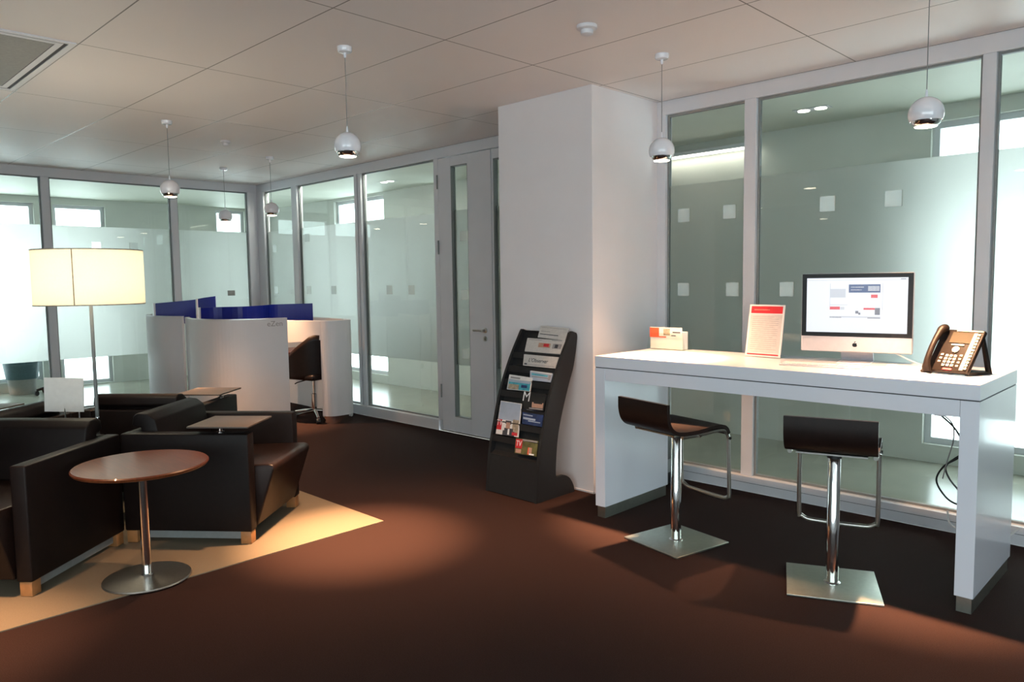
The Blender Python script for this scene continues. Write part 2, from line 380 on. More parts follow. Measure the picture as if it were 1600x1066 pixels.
def film_mesh(u0, u1, z0, z1, holes, pos, mk):
    us = sorted(set([u0, u1]+[h[0] for h in holes]+[h[1] for h in holes])); zs = sorted(set([z0, z1]+[h[2] for h in holes]+[h[3] for h in holes]))
    t = bmesh.new(); V = {}
    solid = lambda i, j: 0 <= i < len(us)-1 and 0 <= j < len(zs)-1 and not any(h[0]-1e-6 <= us[i] < h[1]-1e-6 and h[2]-1e-6 <= zs[j] < h[3]-1e-6 for h in holes)
    def v(i, j, k):
        if (i, j, k) not in V: V[i, j, k] = t.verts.new(mk(us[i], pos+(.0 if k == 0 else .004), zs[j]))
        return V[i, j, k]
    for i in range(len(us)-1):
        for j in range(len(zs)-1):
            if not solid(i, j): continue
            for k in (0, 1): t.faces.new([v(i, j, k), v(i+1, j, k), v(i+1, j+1, k), v(i, j+1, k)])
            if not solid(i-1, j): t.faces.new([v(i, j, 0), v(i, j, 1), v(i, j+1, 1), v(i, j+1, 0)])
            if not solid(i+1, j): t.faces.new([v(i+1, j, 0), v(i+1, j, 1), v(i+1, j+1, 1), v(i+1, j+1, 0)])
            if not solid(i, j-1): t.faces.new([v(i, j, 0), v(i, j, 1), v(i+1, j, 1), v(i+1, j, 0)])
            if not solid(i, j+1): t.faces.new([v(i, j+1, 0), v(i, j+1, 1), v(i+1, j+1, 1), v(i+1, j+1, 0)])
    bmesh.ops.recalc_face_normals(t, faces=t.faces)
    mb = MB(); mb.merge(t, M['film']); return mb
def bay(axis, u0, u1, z0, z1, holes, parent=None):
    global wn
    if parent is None: e = sempty('window_%d' % wn); wn += 1
    else: e = parent
    if axis == 'A': mk = lambda u, d, z: (u, YA+d, z)
    else: mk = lambda u, d, z: (XB-d, u, z)
    def bx(mb, ua, ub, d0, d1, za, zb, m):
        p, q = mk(ua, d0, za), mk(ub, d1, zb)
        mb.box(tuple(map(min, p, q)), tuple(map(max, p, q)), m)
    g = .014; mb = MB()
    bx(mb, u0, u0+g, .03, .06, z0, z1, M['gasket']); bx(mb, u1-g, u1, .03, .06, z0, z1, M['gasket'])
    bx(mb, u0+g, u1-g, .03, .06, z1-g, z1, M['gasket']); bx(mb, u0+g, u1-g, .03, .06, z0, z0+g, M['gasket'])
    mb.build('gasket', e)
    mb = MB(); bx(mb, u0+g, u1-g, .04, .048, z0+g, z1-g, M['glass']); mb.build('pane', e)
    f0, f1 = .70, 2.26
    hh = [h for h in holes if h[0] > u0+g+.02 and h[1] < u1-g-.02]
    fo = film_mesh(u0+g, u1-g, f0, f1, hh, .0495, mk).build('frosted_film', e, autosmooth=False)
    for h in hh:
        mb = MB(); bx(mb, h[0], h[1], .0382, .0395, h[2], h[3], M['patch']); mb.build('film_square', e)
def sq(*pts): return [(x-.05, x+.05, z-.05, z+.05) for x, z in pts]
bay('A', -9.66, -8.91, BT, HB, sq((-9.46, 1.465), (-9.46, 2.03)))
bay('A', -8.78, -7.48, BT, HB, sq((-8.62, 1.465), (-8.04, 1.465), (-8.62, 2.13)))
bay('A', -7.35, -6.04, BT, HB, sq((-6.9, 1.465), (-6.5, 1.465)))
bay('A', -3.26, -2.61, BT, HB, sq((-3.12, 1.465), (-2.71, 1.465), (-3.12, 2.03), (-2.74, 2.03)))
bay('A', -2.52, -1.15, BT, HB, sq((-2.03, 2.03), (-1.62, 2.03), (-2.3, 1.465), (-1.89, 1.465)))
bay('A', -1.08, .36, BT, HB, sq((-.62, 2.03), (-.2, 2.03), (-.4, 1.465)))
bay('A', .44, 1.7, BT, HB, sq((.9, 2.03), (1.3, 1.465)))
# ---- double door
def door(x0, x1, gx0, gx1, hinge_left=True, handle=True):
    global wd
    d = sempty('door_%d' % wd); wd += 1
    y0, y1, zt, gz0, gz1 = YA-.012, YA+.05, 2.79, .165, 2.70
    mb = MB(); mb.box((x0, y0, .012), (gx0, y1, zt), M['frame']); mb.box((gx1, y0, .012), (x1, y1, zt), M['frame'])
    mb.box((gx0, y0, .012), (gx1, y1, gz0), M['frame']); mb.box((gx0, y0, gz1), (gx1, y1, zt), M['frame'])
    mb.build('door_leaf', d, bevel=.003)
    g = .008; mb = MB()
    for q in (((gx0, y0+.004, gz0), (gx0+g, y1, gz1)), ((gx1-g, y0+.004, gz0), (gx1, y1, gz1)), ((gx0+g, y0+.004, gz1-g), (gx1-g, y1, gz1)), ((gx0+g, y0+.004, gz0), (gx1-g, y1, gz0+g))): mb.box(*q, M['gasket'])
    mb.build('gasket', d)
    MB().box((gx0+g, YA+.02, gz0+g), (gx1-g, YA+.028, gz1-g), M['glass']).build('pane', d)
    cxm = (gx0+gx1)/2+.02
    film_mesh(gx0+g, gx1-g, .70, 2.26, [h for h in sq((cxm, .82), (cxm, 1.415), (cxm, 2.0)) if h[0] > gx0+g and h[1] < gx1-g], .0295, lambda u, dd, z: (u, YA+dd, z)).build('frosted_film', d, autosmooth=False)
    for h in sq((cxm, .82), (cxm, 1.415), (cxm, 2.0)): MB().box((h[0], YA+.018, h[2]), (h[1], YA+.0195, h[3]), M['patch']).build('film_square', d)
    if handle:
        hx = (x1+gx1)/2+.06 if hinge_left else (x0+gx0)/2
        h = MB(); h.lathe([(.026, 0), (.026, .008), (.012, .012), (.012, .05)], M['steel'], n=20)
        ho = h.build('door_handle', d)
        ho.matrix_local = Matrix.Translation((hx, y0, 1.07)) @ Matrix.Rotation(PI/2, 4, 'X')
        lv = MB().tube([(0, 0, .045), (-.04, .0, .048), (-.13, 0, .045)], .009, M['steel'], n=12); lv.build('lever', ho)
        k = MB(); k.lathe([(.024, 0), (.024, .008), (.0, .008)], M['steel'], n=20); k.box((-.003, -.012, .008), (.003, .006, .0095), M['dark'])
        ko = k.build('lock', d); ko.matrix_local = Matrix.Translation((hx, y0, .99)) @ Matrix.Rotation(PI/2, 4, 'X')
    for hz in (.42, 1.9, 2.56) if hinge_left else ():
        MB().lathe([(.008, -.07), (.008, .07)], M['gasket'], c=(x0-.006, y0-.008, hz), n=12).build('hinge', d)
wd = 1
door(-5.955, -5.185, -5.765, -5.515, True, True)
door(-5.175, -4.32, -5.155, -4.80, False, False)
struct(MB().box((-6.0, YA-.01, 0), (-4.2, YA+.09, .010), M['steel']).build('trim_1'))
# ---- column
struct(MB().box((-4.265, 4.22, .0), (-3.335, 5.03, CH), M['column']).build('wall_column', bevel=.002))
struct(MB().box((-4.27, 4.214, 0), (-3.33, 4.22, .012), M['frame']).box((-3.335, 4.214, 0), (-3.329, 5.0, .012), M['frame']).build('trim_2'))
# ---- glass wall B (left), x = -9.84 .. -9.93
mb = MB(); mb.box((XB-.09, -4.0, HB), (XB, YA, CH), M['frame'])
mulB = [(-3.2, -3.12), (-1.8, -1.72), (-.4, -.32), (1.02, 1.10), (2.43, 2.515), (3.865, 3.95), (4.90, 5.03)]
for a, b in mulB: mb.box((XB-.09, a, BT), (XB, b, HB), M['frame'])
struct(mb.build('wall_left', bevel=.003))
struct(MB().box((XB-.09, -4.0, 0), (XB+.03, 5.0, BT), M['frame']).build('baseboard_left', bevel=.003))
for (a, b), (c, d_) in zip(mulB, mulB[1:]):
    bay('B', b, c, BT, HB, sq(((b+c)/2-.2, 2.03), ((b+c)/2+.22, 2.03)) if b < 3 else [])
bay('B', -4.0, -3.2, BT, HB, [])
MB_ = MB().box((XB+.0, 4.56, 1.40), (XB+.012, 4.66, 1.47), M['ventgrey'], bev=.002)
tag(MB_.build('wall_tag'), 'small grey square tag on the bright glass left of the corner', 'tag')

# ================================================================== CEILING FITTINGS
v = thing('ceiling_vent', 'large square air grille with white frame in the ceiling at left', 'vent', (-5.46, 1.045, CH))
mb = MB(); w_, h_ = .70, .345
for (a, b, z) in ((.0, .03, -.008), (.05, .085, -.006)):
    A, Bb = (w_-a, h_-a), (w_-b, h_-b)
    mb.box((-A[0], -A[1], z), (A[0], -Bb[1], -.0005), M['white']); mb.box((-A[0], Bb[1], z), (A[0], A[1], -.0005), M['white'])
    mb.box((-A[0], -Bb[1], z), (-Bb[0], Bb[1], -.0005), M['white']); mb.box((Bb[0], -Bb[1], z), (A[0], Bb[1], -.0005), M['white'])
mb.build('frame', v)
MB().box((-w_+.03, -h_+.03, -.0035), (w_-.03, h_-.03, -.0004), M['seam']).build('backing', v)
mb = MB(); mb.box((-w_+.09, -h_+.09, -.006), (w_-.09, h_-.09, -.0036), M['ventgrey'])
mb.build('grille', v)
v.location.x = -5.44
def detector(x, y, lab, r):
    t = thing('smoke_detector', lab, 'smoke detector', (x, y, CH))
    MB().lathe([(r, -.0005), (r, -.018), (r*.8, -.024)], M['white'], n=32).build('base', t)
    MB().lathe([(r*.62, -.024), (r*.6, -.045), (r*.3, -.052), (0, -.052)], M['white'], n=32).build('sensor', t)
detector(-2.60, 3.25, 'round white smoke detector on the ceiling left of the column-side pendant', .055)
detector(-6.98, 3.28, 'small round detector far back on the ceiling between three pendants', .045)

def make_pendant(label):
    t = thing('pendant_lamp', label, 'pendant lamp', (0, 0, 0), group='white dome pendants')
    H_ = CH-2.345
    MB().lathe([(.042, H_-.0005), (.042, H_-.022), (.037, H_-.030), (.009, H_-.033), (.007, H_-.060), (.003, H_-.062)], M['lampwhite'], n=28).build('ceiling_canopy', t)
    MB().lathe([(.0022, H_-.03), (.0022, .105)], M['gasket'], n=8).build('cable', t)
    R_ = .078; prof = [(.003, .112), (.0055, .10), (.0075, .078)]
    for k in range(1, 19):
        a = PI/2 - k*(PI/2+.47)/18
        prof.append((R_*math.cos(a), R_*math.sin(a)))
    prof += [(R_*.86, -.034), (R_*.86, -.01), (.0, .02)]
    MB().lathe(prof, M['lampwhite'], n=40, cap=False).build('lamp_shade', t)
    MB().lathe([(R_*.84, -.028), (R_*.80, -.046), (R_*.70, -.058), (R_*.62, -.060), (R_*.62, -.052)], M['chrome'], n=40, cap=False).build('reflector_ring', t)
    MB().lathe([(0, -.055), (R_*.62, -.055), (R_*.6, -.062), (R_*.3, -.066), (0, -.067)], M['lit'], n=32, cap=False).build('bulb', t)
    l = bpy.data.lights.new('lamp_light', 'SPOT'); l.energy = PEND_W; l.color = (1, .56, .30); l.spot_size = math.radians(40); l.spot_blend = 1.0; l.shadow_soft_size = .04
    lo = bpy.data.objects.new('lamp_light', l); COL.objects.link(lo); lo.parent = t; lo.location = (0, 0, -.075)
    l2 = bpy.data.lights.new('lamp_halo', 'SPOT'); l2.energy = PEND_W*.19; l2.color = (1, .56, .30); l2.spot_size = math.radians(88); l2.spot_blend = 1.0; l2.shadow_soft_size = .04
    lo = bpy.data.objects.new('lamp_halo', l2); COL.objects.link(lo); lo.parent = t; lo.location = (0, 0, -.075)
    return t
pends = [(-1.14, 3.99, 'white dome pendant over the right end of the high table, nearest to view'),
         (-2.61, 3.985, 'white dome pendant over the left end of the high table, beside the column'),
         (-3.79, 2.515, 'white dome pendant hanging alone in front of the glass panels left of the column'),
         (-6.45, 2.535, 'white dome pendant hanging above and right of the floor lamp shade'),
         (-8.60, 4.00, 'small far pendant over the blue screens, before the brightest window'),
         (-7.555, 4.03, 'far pendant over the blue screens, just right of the glass corner')]
pends.append((-3.95, .40, 'white dome pendant just beyond the left edge of view above the beige carpet'))
p0 = make_pendant(pends[0][2])
pobs = [p0]+[copy_tree(p0) for _ in pends[1:]]
for i, (o, (x, y, lab)) in enumerate(zip(pobs, pends)):
    o.location = (x, y, 2.345); o['label'] = lab
    dz = {0: .03, 1: .015}.get(i, 0)      # these two hang a little lower: longer cable, same dome
    o.location.z -= dz
    for c in o.children:
        if dz and c.name.startswith('ceiling_canopy'): c.location.z += dz
        if dz and c.name.startswith('cable'): c.scale.z = 1+dz/.4
        if i > 3 and c.type == 'LIGHT': c.data = c.data.copy(); c.data.energy *= (.4 if i < 6 else .35)

# ================================================================== HIGH TABLE
tb = thing('high_table', 'long white lacquered high table with panel legs before the glass wall', 'table', (-3.0, 3.815, 0))
L_, D_, TZ = 2.165, .735, 1.06
MB().box((0, 0, TZ-.072), (L_, D_, TZ), M['gloss']).build('tabletop', tb, bevel=.002)
MB().box((.004, .004, TZ-.077), (L_-.004, D_-.004, TZ-.0725), M['seam']).build('shadow_gap', tb)
MB().box((.079, .003, TZ-.155), (L_-.079, .025, TZ-.0775), M['gloss']).box((.079, D_-.025, TZ-.155), (L_-.079, D_-.003, TZ-.0775), M['gloss']).box((.079, .025, TZ-.09), (L_-.079, D_-.025, TZ-.0775), M['gloss']).build('apron', tb, bevel=.0015)
for x0 in (0, L_-.078):
    lg = MB().box((x0, 0, .075), (x0+.078, D_, TZ-.0775), M['gloss']).build('leg', tb, bevel=.002)
    MB().box((x0+.008, .012, 0), (x0+.070, D_-.012, .0745), M['plate']).build('plinth', lg)

# ---- computer
mc = thing('desktop_computer', 'all-in-one computer with black-framed lit screen on the high table', 'computer', (-1.59, 4.40, TZ), math.radians(11))
hw = .292; z0, z1 = .058, .508
MB().box((-hw, -.012, z0), (hw, .014, z1), M['alu'], bev=.008).build('housing', mc)
MB().box((-hw+.004, -.0145, z0+.088), (hw-.004, -.0125, z1-.004), M['bezel']).build('bezel', mc)
sc = MB().box((-hw+.03, -.0165, z0+.112), (hw-.03, -.015, z1-.028), M['screen']).build('screen', mc)
def pg(x0, x1, za, zb, m, d=.0172):
    return ((-hw+.03+x0*(2*hw-.06), -d, z0+.112+za*(z1-z0-.14)), (-hw+.03+x1*(2*hw-.06), -.0166, z0+.112+zb*(z1-z0-.14)), m)
pgm = MB()
for a in ((0, 1, .955, .963, M['s_grey']), (.93, .98, .966, .978, M['s_dark']), (.24, .40, .64, .80, M['s_grey']), (.24, .42, .50, .51, M['s_grey']), (.24, .245, .42, .9, M['s_grey']), (.76, .765, .42, .9, M['s_grey']),
          (.43, .74, .73, .88, M['s_blue']), (.65, .715, .635, .695, M['s_red']), (.24, .345, .42, .475, M['s_red']), (.35, .39, .42, .47, M['s_grey']),
          (.50, .53, .35, .40, M['s_dark']), (.53, .55, .33, .37, M['s_dark']), (.58, .69, .42, .455, M['s_red']), (.69, .74, .33, .455, M['s_dark']), (.24, .745, .275, .30, M['s_grey']), (.24, .36, .27, .285, M['s_dark']), (.45, .58, .82, .84, M['s_grey']), (.45, .56, .77, .79, M['s_grey']), (.62, .745, .265, .28, M['s_dark']), (.62, .73, .76, .85, M['s_grey'])):
    pgm.box(*pg(*a))
pgm.build('web_page', sc)
# fruit emblem
em = MB()
ap = []
for k in range(48):
    a = 2*PI*k/48; r = .0125*(1+.10*math.cos(2*a)*0.6-.16*max(0, math.sin(a))**6-.07*max(0, -math.sin(a))**6)
    x, z = r*math.cos(a), r*math.sin(a)*1.05
    bx_, bz_, br = .0158, .002, .0062
    dd = math.hypot(x-bx_, z-bz_)
    if dd < br: x = bx_+(x-bx_)/dd*br if x < bx_ else bx_-br*math.cos(math.asin(min(1, abs(z-bz_)/br)))
    ap.append((x, z+z0+.042))
em.prism(ap, -.0132, -.0122, M['bezel'], 'y')
em.prism([(.0005+.0065*math.cos(t)*.45+.0018*math.sin(t)*0+.003*math.sin(t), z0+.042+.0165+.0045*math.sin(t)) for t in [2*PI*k/16 for k in range(16)]], -.0132, -.0122, M['bezel'], 'y')
em.build('fruit_emblem', mc)
st = MB(); st.prism([(.014, .20), (.075, .02), (.09, .004), (-.06, .004), (-.06, 0), (.10, 0), (.10, .006), (.03, .20)], -.085, .085, M['alu'], 'x'); st.build('stand', mc)
kb = thing('keyboard', 'slim white keyboard lying before the computer', 'keyboard', (-1.66, 4.10, TZ), math.radians(8))
MB().box((-.21, -.055, .0005), (.21, .055, .010), M['alu'], bev=.003).build('case', kb)
mb = MB()
for r in range(5):
    for c in range(14): mb.box((-.2+c*.0287, -.048+r*.0195, .0101), (-.2+c*.0287+.0245, -.048+r*.0195+.0165, .0135), M['paper'])
ko = mb.build('keys', kb); ko['kind'] = 'stuff'
ms = thing('mouse', 'small white mouse between keyboard and telephone', 'mouse', (-1.33, 4.21, TZ), math.radians(5))
mb = MB(); mb.lathe([(0, .022), (.012, .0215), (.024, .017), (.03, .008), (.031, .002), (.03, 0)], M['gloss'], n=28); o = mb.build('shell', ms); o.scale = (1, 1.75, 1)
MB().lathe([(.004, .020), (.005, .0225), (.004, .0245), (0, .025)], M['alu'], n=12).build('scroll_ball', ms).location = (0, .02, -.002)
nt = MB().box((-.10, -.07, 0), (.10, .07, .0015), M['paper']); nt.box((.03, -.05, .0015), (.07, -.046, .0018), M['inkgrey']); nt.box((-.09, .035, .0015), (-.04, .04, .0018), M['inkgrey'])
tag(nt.build('paper_sheet', loc=(-1.28, 4.04, TZ+.0004), rotz=.12), 'white paper sheet lying flat on the table beside the phone', 'paper')
cb = MB().tube(smoothpath([(-1.47, 4.44, 1.16), (-1.40, 4.45, 1.125), (-1.30, 4.42, 1.085), (-1.22, 4.40, 1.066), (-1.12, 4.38, 1.064), (-1.03, 4.42, 1.064)], 8), .0032, M['paper'], n=8)
tag(cb.build('white_cable'), 'white cable running from behind the computer to the phone', 'cable')

# ---- telephone
ph = thing('desk_telephone', 'dark desk telephone with handset and button column at the table end', 'telephone', (-1.02, 4.195, TZ), math.radians(-17))
a_t = math.radians(54)
fy0, fz0 = -.10, .018; ln = .245
def onface(x, s_, off=0):    # x across, s along slope from bottom
    return (x, fy0+s_*math.cos(a_t)-off*math.sin(a_t), fz0+s_*math.sin(a_t)+off*math.cos(a_t))
FM = Matrix.Translation((0, fy0, fz0)) @ Matrix.Rotation(a_t, 4, 'X')
def facebox(mb, x0, x1, s0, s1, o0, o1, m, bev=0):
    t = MB(); t.box((x0, s0, o0), (x1, s1, o1), m, bev=bev)
    t.bm.transform(FM)
    i = mb.mi(m); mp = {}
    for vv in t.bm.verts: mp[vv] = mb.bm.verts.new(vv.co)
    for f in t.bm.faces:
        g = mb.bm.faces.new([mp[q] for q in f.verts]); g.material_index = i; g.smooth = bev > 0
    t.bm.free()
mb = MB(); facebox(mb, -.105, .105, 0, ln, -.022, 0, M['phone'], .006)
mb.build('body', ph)
mb = MB(); mb.prism([(-.085, .004), (.12, .0), (.045, .19), (.03, .19), (.085, .012), (-.08, .02)], -.10, -.085, M['phone'], 'x'); mb.build('stand', ph); mb = MB(); mb.prism([(-.085, .004), (.12, .0), (.045, .19), (.03, .19), (.085, .012), (-.08, .02)], .085, .10, M['phone'], 'x')
mb.build('stand', ph); MB().box((-.0845, .05, .0), (.0845, .12, .012), M['phone']).build('stand_bar', ph)
mb = MB(); facebox(mb, -.045, .075, .165, .228, .0003, .003, M['lcd']); facebox(mb, -.03, .10, .232, .240, .0003, .003, M['phonekey'])
mb.build('display', ph)
mb = MB(); facebox(mb, -.028, .035, .150, .158, .0003, .004, M['phonekey']); mb.build('softkey_bar', ph)
for r in range(4):
    for c in range(3): mb = MB(); facebox(mb, -.032+c*.021, -.018+c*.021, .028+r*.018, .041+r*.018, .0003, .005, M['phonekey'], .001); mb.build('number_key', ph)
mb = MB(); mb.lathe([(.0175, 0), (.0175, .005), (.014, .006), (0, .006)], M['phonekey'], n=24); nav = mb.build('navigation_button', ph); nav.matrix_local = FM @ Matrix.Translation((.004, .126, .0004))
mb = MB(); facebox(mb, .060, .078, .012, .225, .0003, .004, M['phonekey'])
mb.build('label_strip', ph)
for k in range(12): mb = MB(); facebox(mb, .081, .094, .016+k*.0175, .028+k*.0175, .0003, .006, M['phonekey'], .001); mb.build('line_key', ph)
for s0, x in ((.05, -.052), (.07, -.052), (.09, -.052), (.03, .042), (.05, .042), (.07, .042), (.09, .042)): mb = MB(); facebox(mb, x-.006, x+.006, s0, s0+.009, .0003, .003, M['sand']); mb.build('function_key', ph)
mb = MB(); facebox(mb, -.02, .025, .008, .018, .0003, .003, M['red']); mb.build('message_key', ph)
pts = [onface(-.085, s_, o_) for s_, o_ in ((-.012, .014), (.01, .032), (.04, .044), (.09, .050), (.14, .050), (.19, .044), (.222, .032), (.242, .012))]
hs = MB(); hs.tube(smoothpath(pts, 4), [.022, .022, .021, .020, .018, .016, .0155, .015, .0145, .014, .014, .014, .014, .014, .014, .014, .014, .0145, .015, .0155, .016, .018, .020, .021, .022, .022, .022, .021, .019], M['phone'], n=16)
hs.build('handset', ph)
cc = MB(); cp = []
for k in range(160):
    t = k/159; a = t*2*PI*13; bx_ = -.10-.03*math.sin(t*PI); by_ = -.10-.045*t+.02; 
    cp.append((-.115+.05*t+.006*math.cos(a), -.115+.01*math.sin(t*PI)+.006*math.sin(a)*.4, .0105+.006*math.sin(a)))
cc.tube(cp, .0022, M['phone'], n=6); cc.build('coiled_cord', ph)

# ---- sign in acrylic stand, leaflet box
sg = thing('acrylic_sign', 'tilted acrylic sign with red header and text sheet on the table', 'sign', (-2.12, 4.345, TZ), math.radians(-4))
ty = math.radians(10)
def tilt(x, s_, o_=0): return (x, s_*math.sin(ty)-o_*math.cos(ty), s_*math.cos(ty)+.004+o_*math.sin(ty))
def tslab(mb, x0, x1, s0, s1, o0, o1, m): mb.slab([tilt(x0, s0, o1), tilt(x1, s0, o1), tilt(x1, s1, o1), tilt(x0, s1, o1)], o1-o0, m)
mb = MB(); tslab(mb, -.118, .118, 0, .322, -.004, 0, M['paper']); mb.box((-.118, -.002, .0003), (.118, .075, .004), M['glass']); mb.build('holder', sg)
mb = MB(); tslab(mb, -.105, .105, .268, .312, .0002, .001, M['red']); tslab(mb, -.105, .105, .010, .018, .0002, .001, M['red']); tslab(mb, -.106, .106, .024, .262, .0002, .0006, M['newsp'])
for k in range(17):
    zz = .245-k*.0125; wdt = .085-.03*((k*7) % 5 == 0)
    tslab(mb, -.09, wdt, zz, zz+.0022, .0006, .001, M['inkgrey'])
tslab(mb, -.085, .02, .288, .292, .001, .0014, M['skin'])
mb.build('printed_sheet', sg)
lf = thing('leaflet_box', 'small clear leaflet holder with orange printed cards at table left', 'leaflet holder', (-2.865, 4.47, TZ), math.radians(3))
mb = MB(); mb.prism([(-.15, 0), (.15, 0), (.13, .115), (-.13, .115)], -.045, -.041, M['glass'], 'y'); mb.prism([(-.15, 0), (.15, 0), (.13, .115), (-.13, .115)], .045, .049, M['glass'], 'y')
mb.box((-.15, -.041, 0), (.15, .045, .004), M['glass']); mb.build('holder', lf)
mb = MB(); mb.box((-.125, -.036, .0045), (.125, .036, .125), M['paper']); mb.box((-.128, -.039, .082), (.122, -.0365, .155), M['paper'])
mb.box((-.128, -.0405, .092), (-.055, -.0395, .15), M['orange']); mb.box((-.128, -.0405, .084), (.0, -.0395, .092), M['orange']); mb.box((-.128, -.0405, .124), (-.125, -.0395, .154), M['orange'])
mb.box((-.02, -.0405, .10), (.03, -.0395, .145), M['sand']); mb.box((.05, -.0405, .118), (.11, -.0395, .126), M['ink']); mb.box((.04, -.0405, .096), (.075, -.0395, .102), M['ink'])
mb.build('cards', lf)

# ---- cables below the table, black box behind left leg
mb = MB().tube(smoothpath([(-1.085, 4.18, .845), (-1.02, 4.19, .78), (-.98, 4.2, .69), (-1.00, 4.2, .64), (-1.07, 4.2, .58), (-1.10, 4.2, .50), (-1.05, 4.2, .42), (-.99, 4.2, .40), (-.985, 4.2, .45), (-1.04, 4.2, .52), (-1.06, 4.2, .58), (-1.02, 4.205, .63), (-.972, 4.205, .665)], 8), .0045, M['dark'], n=8)
mb.tube(smoothpath([(-1.08, 4.19, .85), (-1.035, 4.2, .80), (-1.03, 4.2, .72), (-1.05, 4.19, .62), (-1.07, 4.19, .52)], 8), .003, M['inkgrey'], n=8)
mb.box((-1.11, 4.16, .843), (-1.06, 4.21, .965), M['gloss'])
tag(mb.build('cable_bundle'), 'looped black cables hanging under the high table at right', 'cable')
mb = MB().tube(smoothpath([(-1.22, 4.90, .16), (-1.20, 4.88, .09), (-1.13, 4.88, .055), (-1.02, 4.88, .055), (-.92, 4.9, .07), (-.86, 4.92, .13)], 8), .006, M['paper'], n=8)
tag(mb.build('floor_cable'), 'white cord looping low along the glass wall base behind the table', 'cable')
t = thing('computer_tower', 'black computer tower on the floor behind the left table leg', 'computer', (-3.13, 4.80, 0))
MB().box((-.075, -.15, .012), (.075, .15, .43), M['dark'], bev=.006).build('case', t)
for x in (-.055, .055):
    for y in (-.12, .12): MB().lathe([(.012, 0), (.012, .012)], M['rack'], c=(x, y, 0), n=12).build('foot', t)
MB().box((-.06, -.153, .05), (.06, -.1505, .16), M['gasket']).build('vent_panel', t); MB().box((.0755, -.05, .10), (.077, .06, .20), M['gasket']).build('vent_panel', t)
MB().box((-.055, -.154, .33), (.055, -.1505, .37), M['gasket']).build('disc_drive', t)

# ================================================================== STOOLS
def make_stool(label, loc, base_ang, face_ang, z0, dr=0):
    t = thing('bar_stool', label, 'stool', loc, math.radians(base_ang), 'bar stools at the high table')
    MB().box((-.215, -.215, .0005), (.215, .215, .011), M['plate'], bev=.002).build('base_plate', t)
    MB().lathe([(.030, .0105), (.030, z0-.06), (.026, z0-.055), (.026, z0-.045)], M['chrome'], n=28).lathe([(.040, .0105), (.040, .014), (.031, .020)], M['chrome'], n=28).build('column', t)
    MB().lathe([(.035, z0-.075), (.035, z0-.058)], M['dark'], n=28).build('collar', t); MB().lathe([(.015, z0-.046), (.015, z0-.02)], M['chrome'], n=20).build('spindle', t)
    # local seat frame: rotate about z by delta
    rot = Matrix.Rotation(math.radians(face_ang-base_ang), 4, 'Z')
    hw = .205
    prof = smoothpath([(-.245, 0, .165), (-.243, 0, .09), (-.222, 0, .035), (-.17, 0, .006), (-.05, 0, .0), (.09, 0, .012), (.16, 0, .012), (.205, 0, -.006), (.228, 0, -.042)], 6)
    top = [(p.x, p.z+z0) for p in prof]; bot = []
    for i, p in enumerate(prof):
        d = (prof[min(i+1, len(prof)-1)] - prof[max(i-1, 0)]).normalized(); n_ = Vector((d.z, 0, -d.x))
        th = .022
        bot.append((p.x+n_.x*th, p.z+n_.z*th+z0))
    mb = MB(); mb.prism(top+bot[::-1], -hw, hw, M['leather2'], 'y', bev=0); 
    bmesh.ops.bevel(mb.bm, geom=[e for e in mb.bm.edges if len(e.link_faces) == 2 and e.calc_face_angle(0) > 1.0], offset=.006, segments=3, affect='EDGES')
    for f in mb.bm.faces: f.smooth = True
    mb.bm.transform(rot); mb.build('seat', t)
    mb = MB().box((-.10, -.10, z0-.036), (.10, .10, z0-.022), M['steel'], bev=.003); mb.box((-.17, -.16, z0-.030), (.13, .16, z0-.0225), M['steel'])
    mb.bm.transform(rot); mb.build('seat_plate', t)
    w_ = .192
    path = [(-.14, w_, z0-.03), (.0, w_, z0-.028), (.12, w_, z0-.02), (.175, w_, z0-.022), (.205, w_, z0-.038), (.222, w_, z0-.07), (.226, w_, z0-.11)]
    path += [(.236, w_, z0-.40-dr), (.242, w_-.012, z0-.425-dr), (.245, w_-.035, z0-.44-dr), (.246, w_-.07, z0-.445-dr)]
    full = path + [(.246, 0, z0-.447-dr)] + [(p[0], -p[1], p[2]) for p in path[::-1]]
    mb = MB().tube(smoothpath(full, 3), .0115, M['steel'], n=12)
    mb.bm.transform(rot); mb.build('footrest_frame', t)
    for s_ in (-1, 1):
        mb = MB().tube([(.225, s_*w_, z0-.075), (.225, s_*(w_+.016), z0-.075)], .009, M['dark'], n=10); mb.bm.transform(rot); mb.build('pivot_bolt', t)
    mb = MB().tube([(-.02, -w_, z0-.03), (-.02, -w_-.02, z0-.034)], .007, M['chrome'], n=10); mb.bm.transform(rot); mb.build('adjusting_knob', t)
    return t
make_stool('brown stool seen from its side, left of the two at the high table', (-2.36, 3.763, 0), 78.5, 76, .70)
make_stool('brown stool with its curved low back toward the viewer, nearer the phone', (-1.44, 3.745, 0), 114.7, 106, .725, .035)

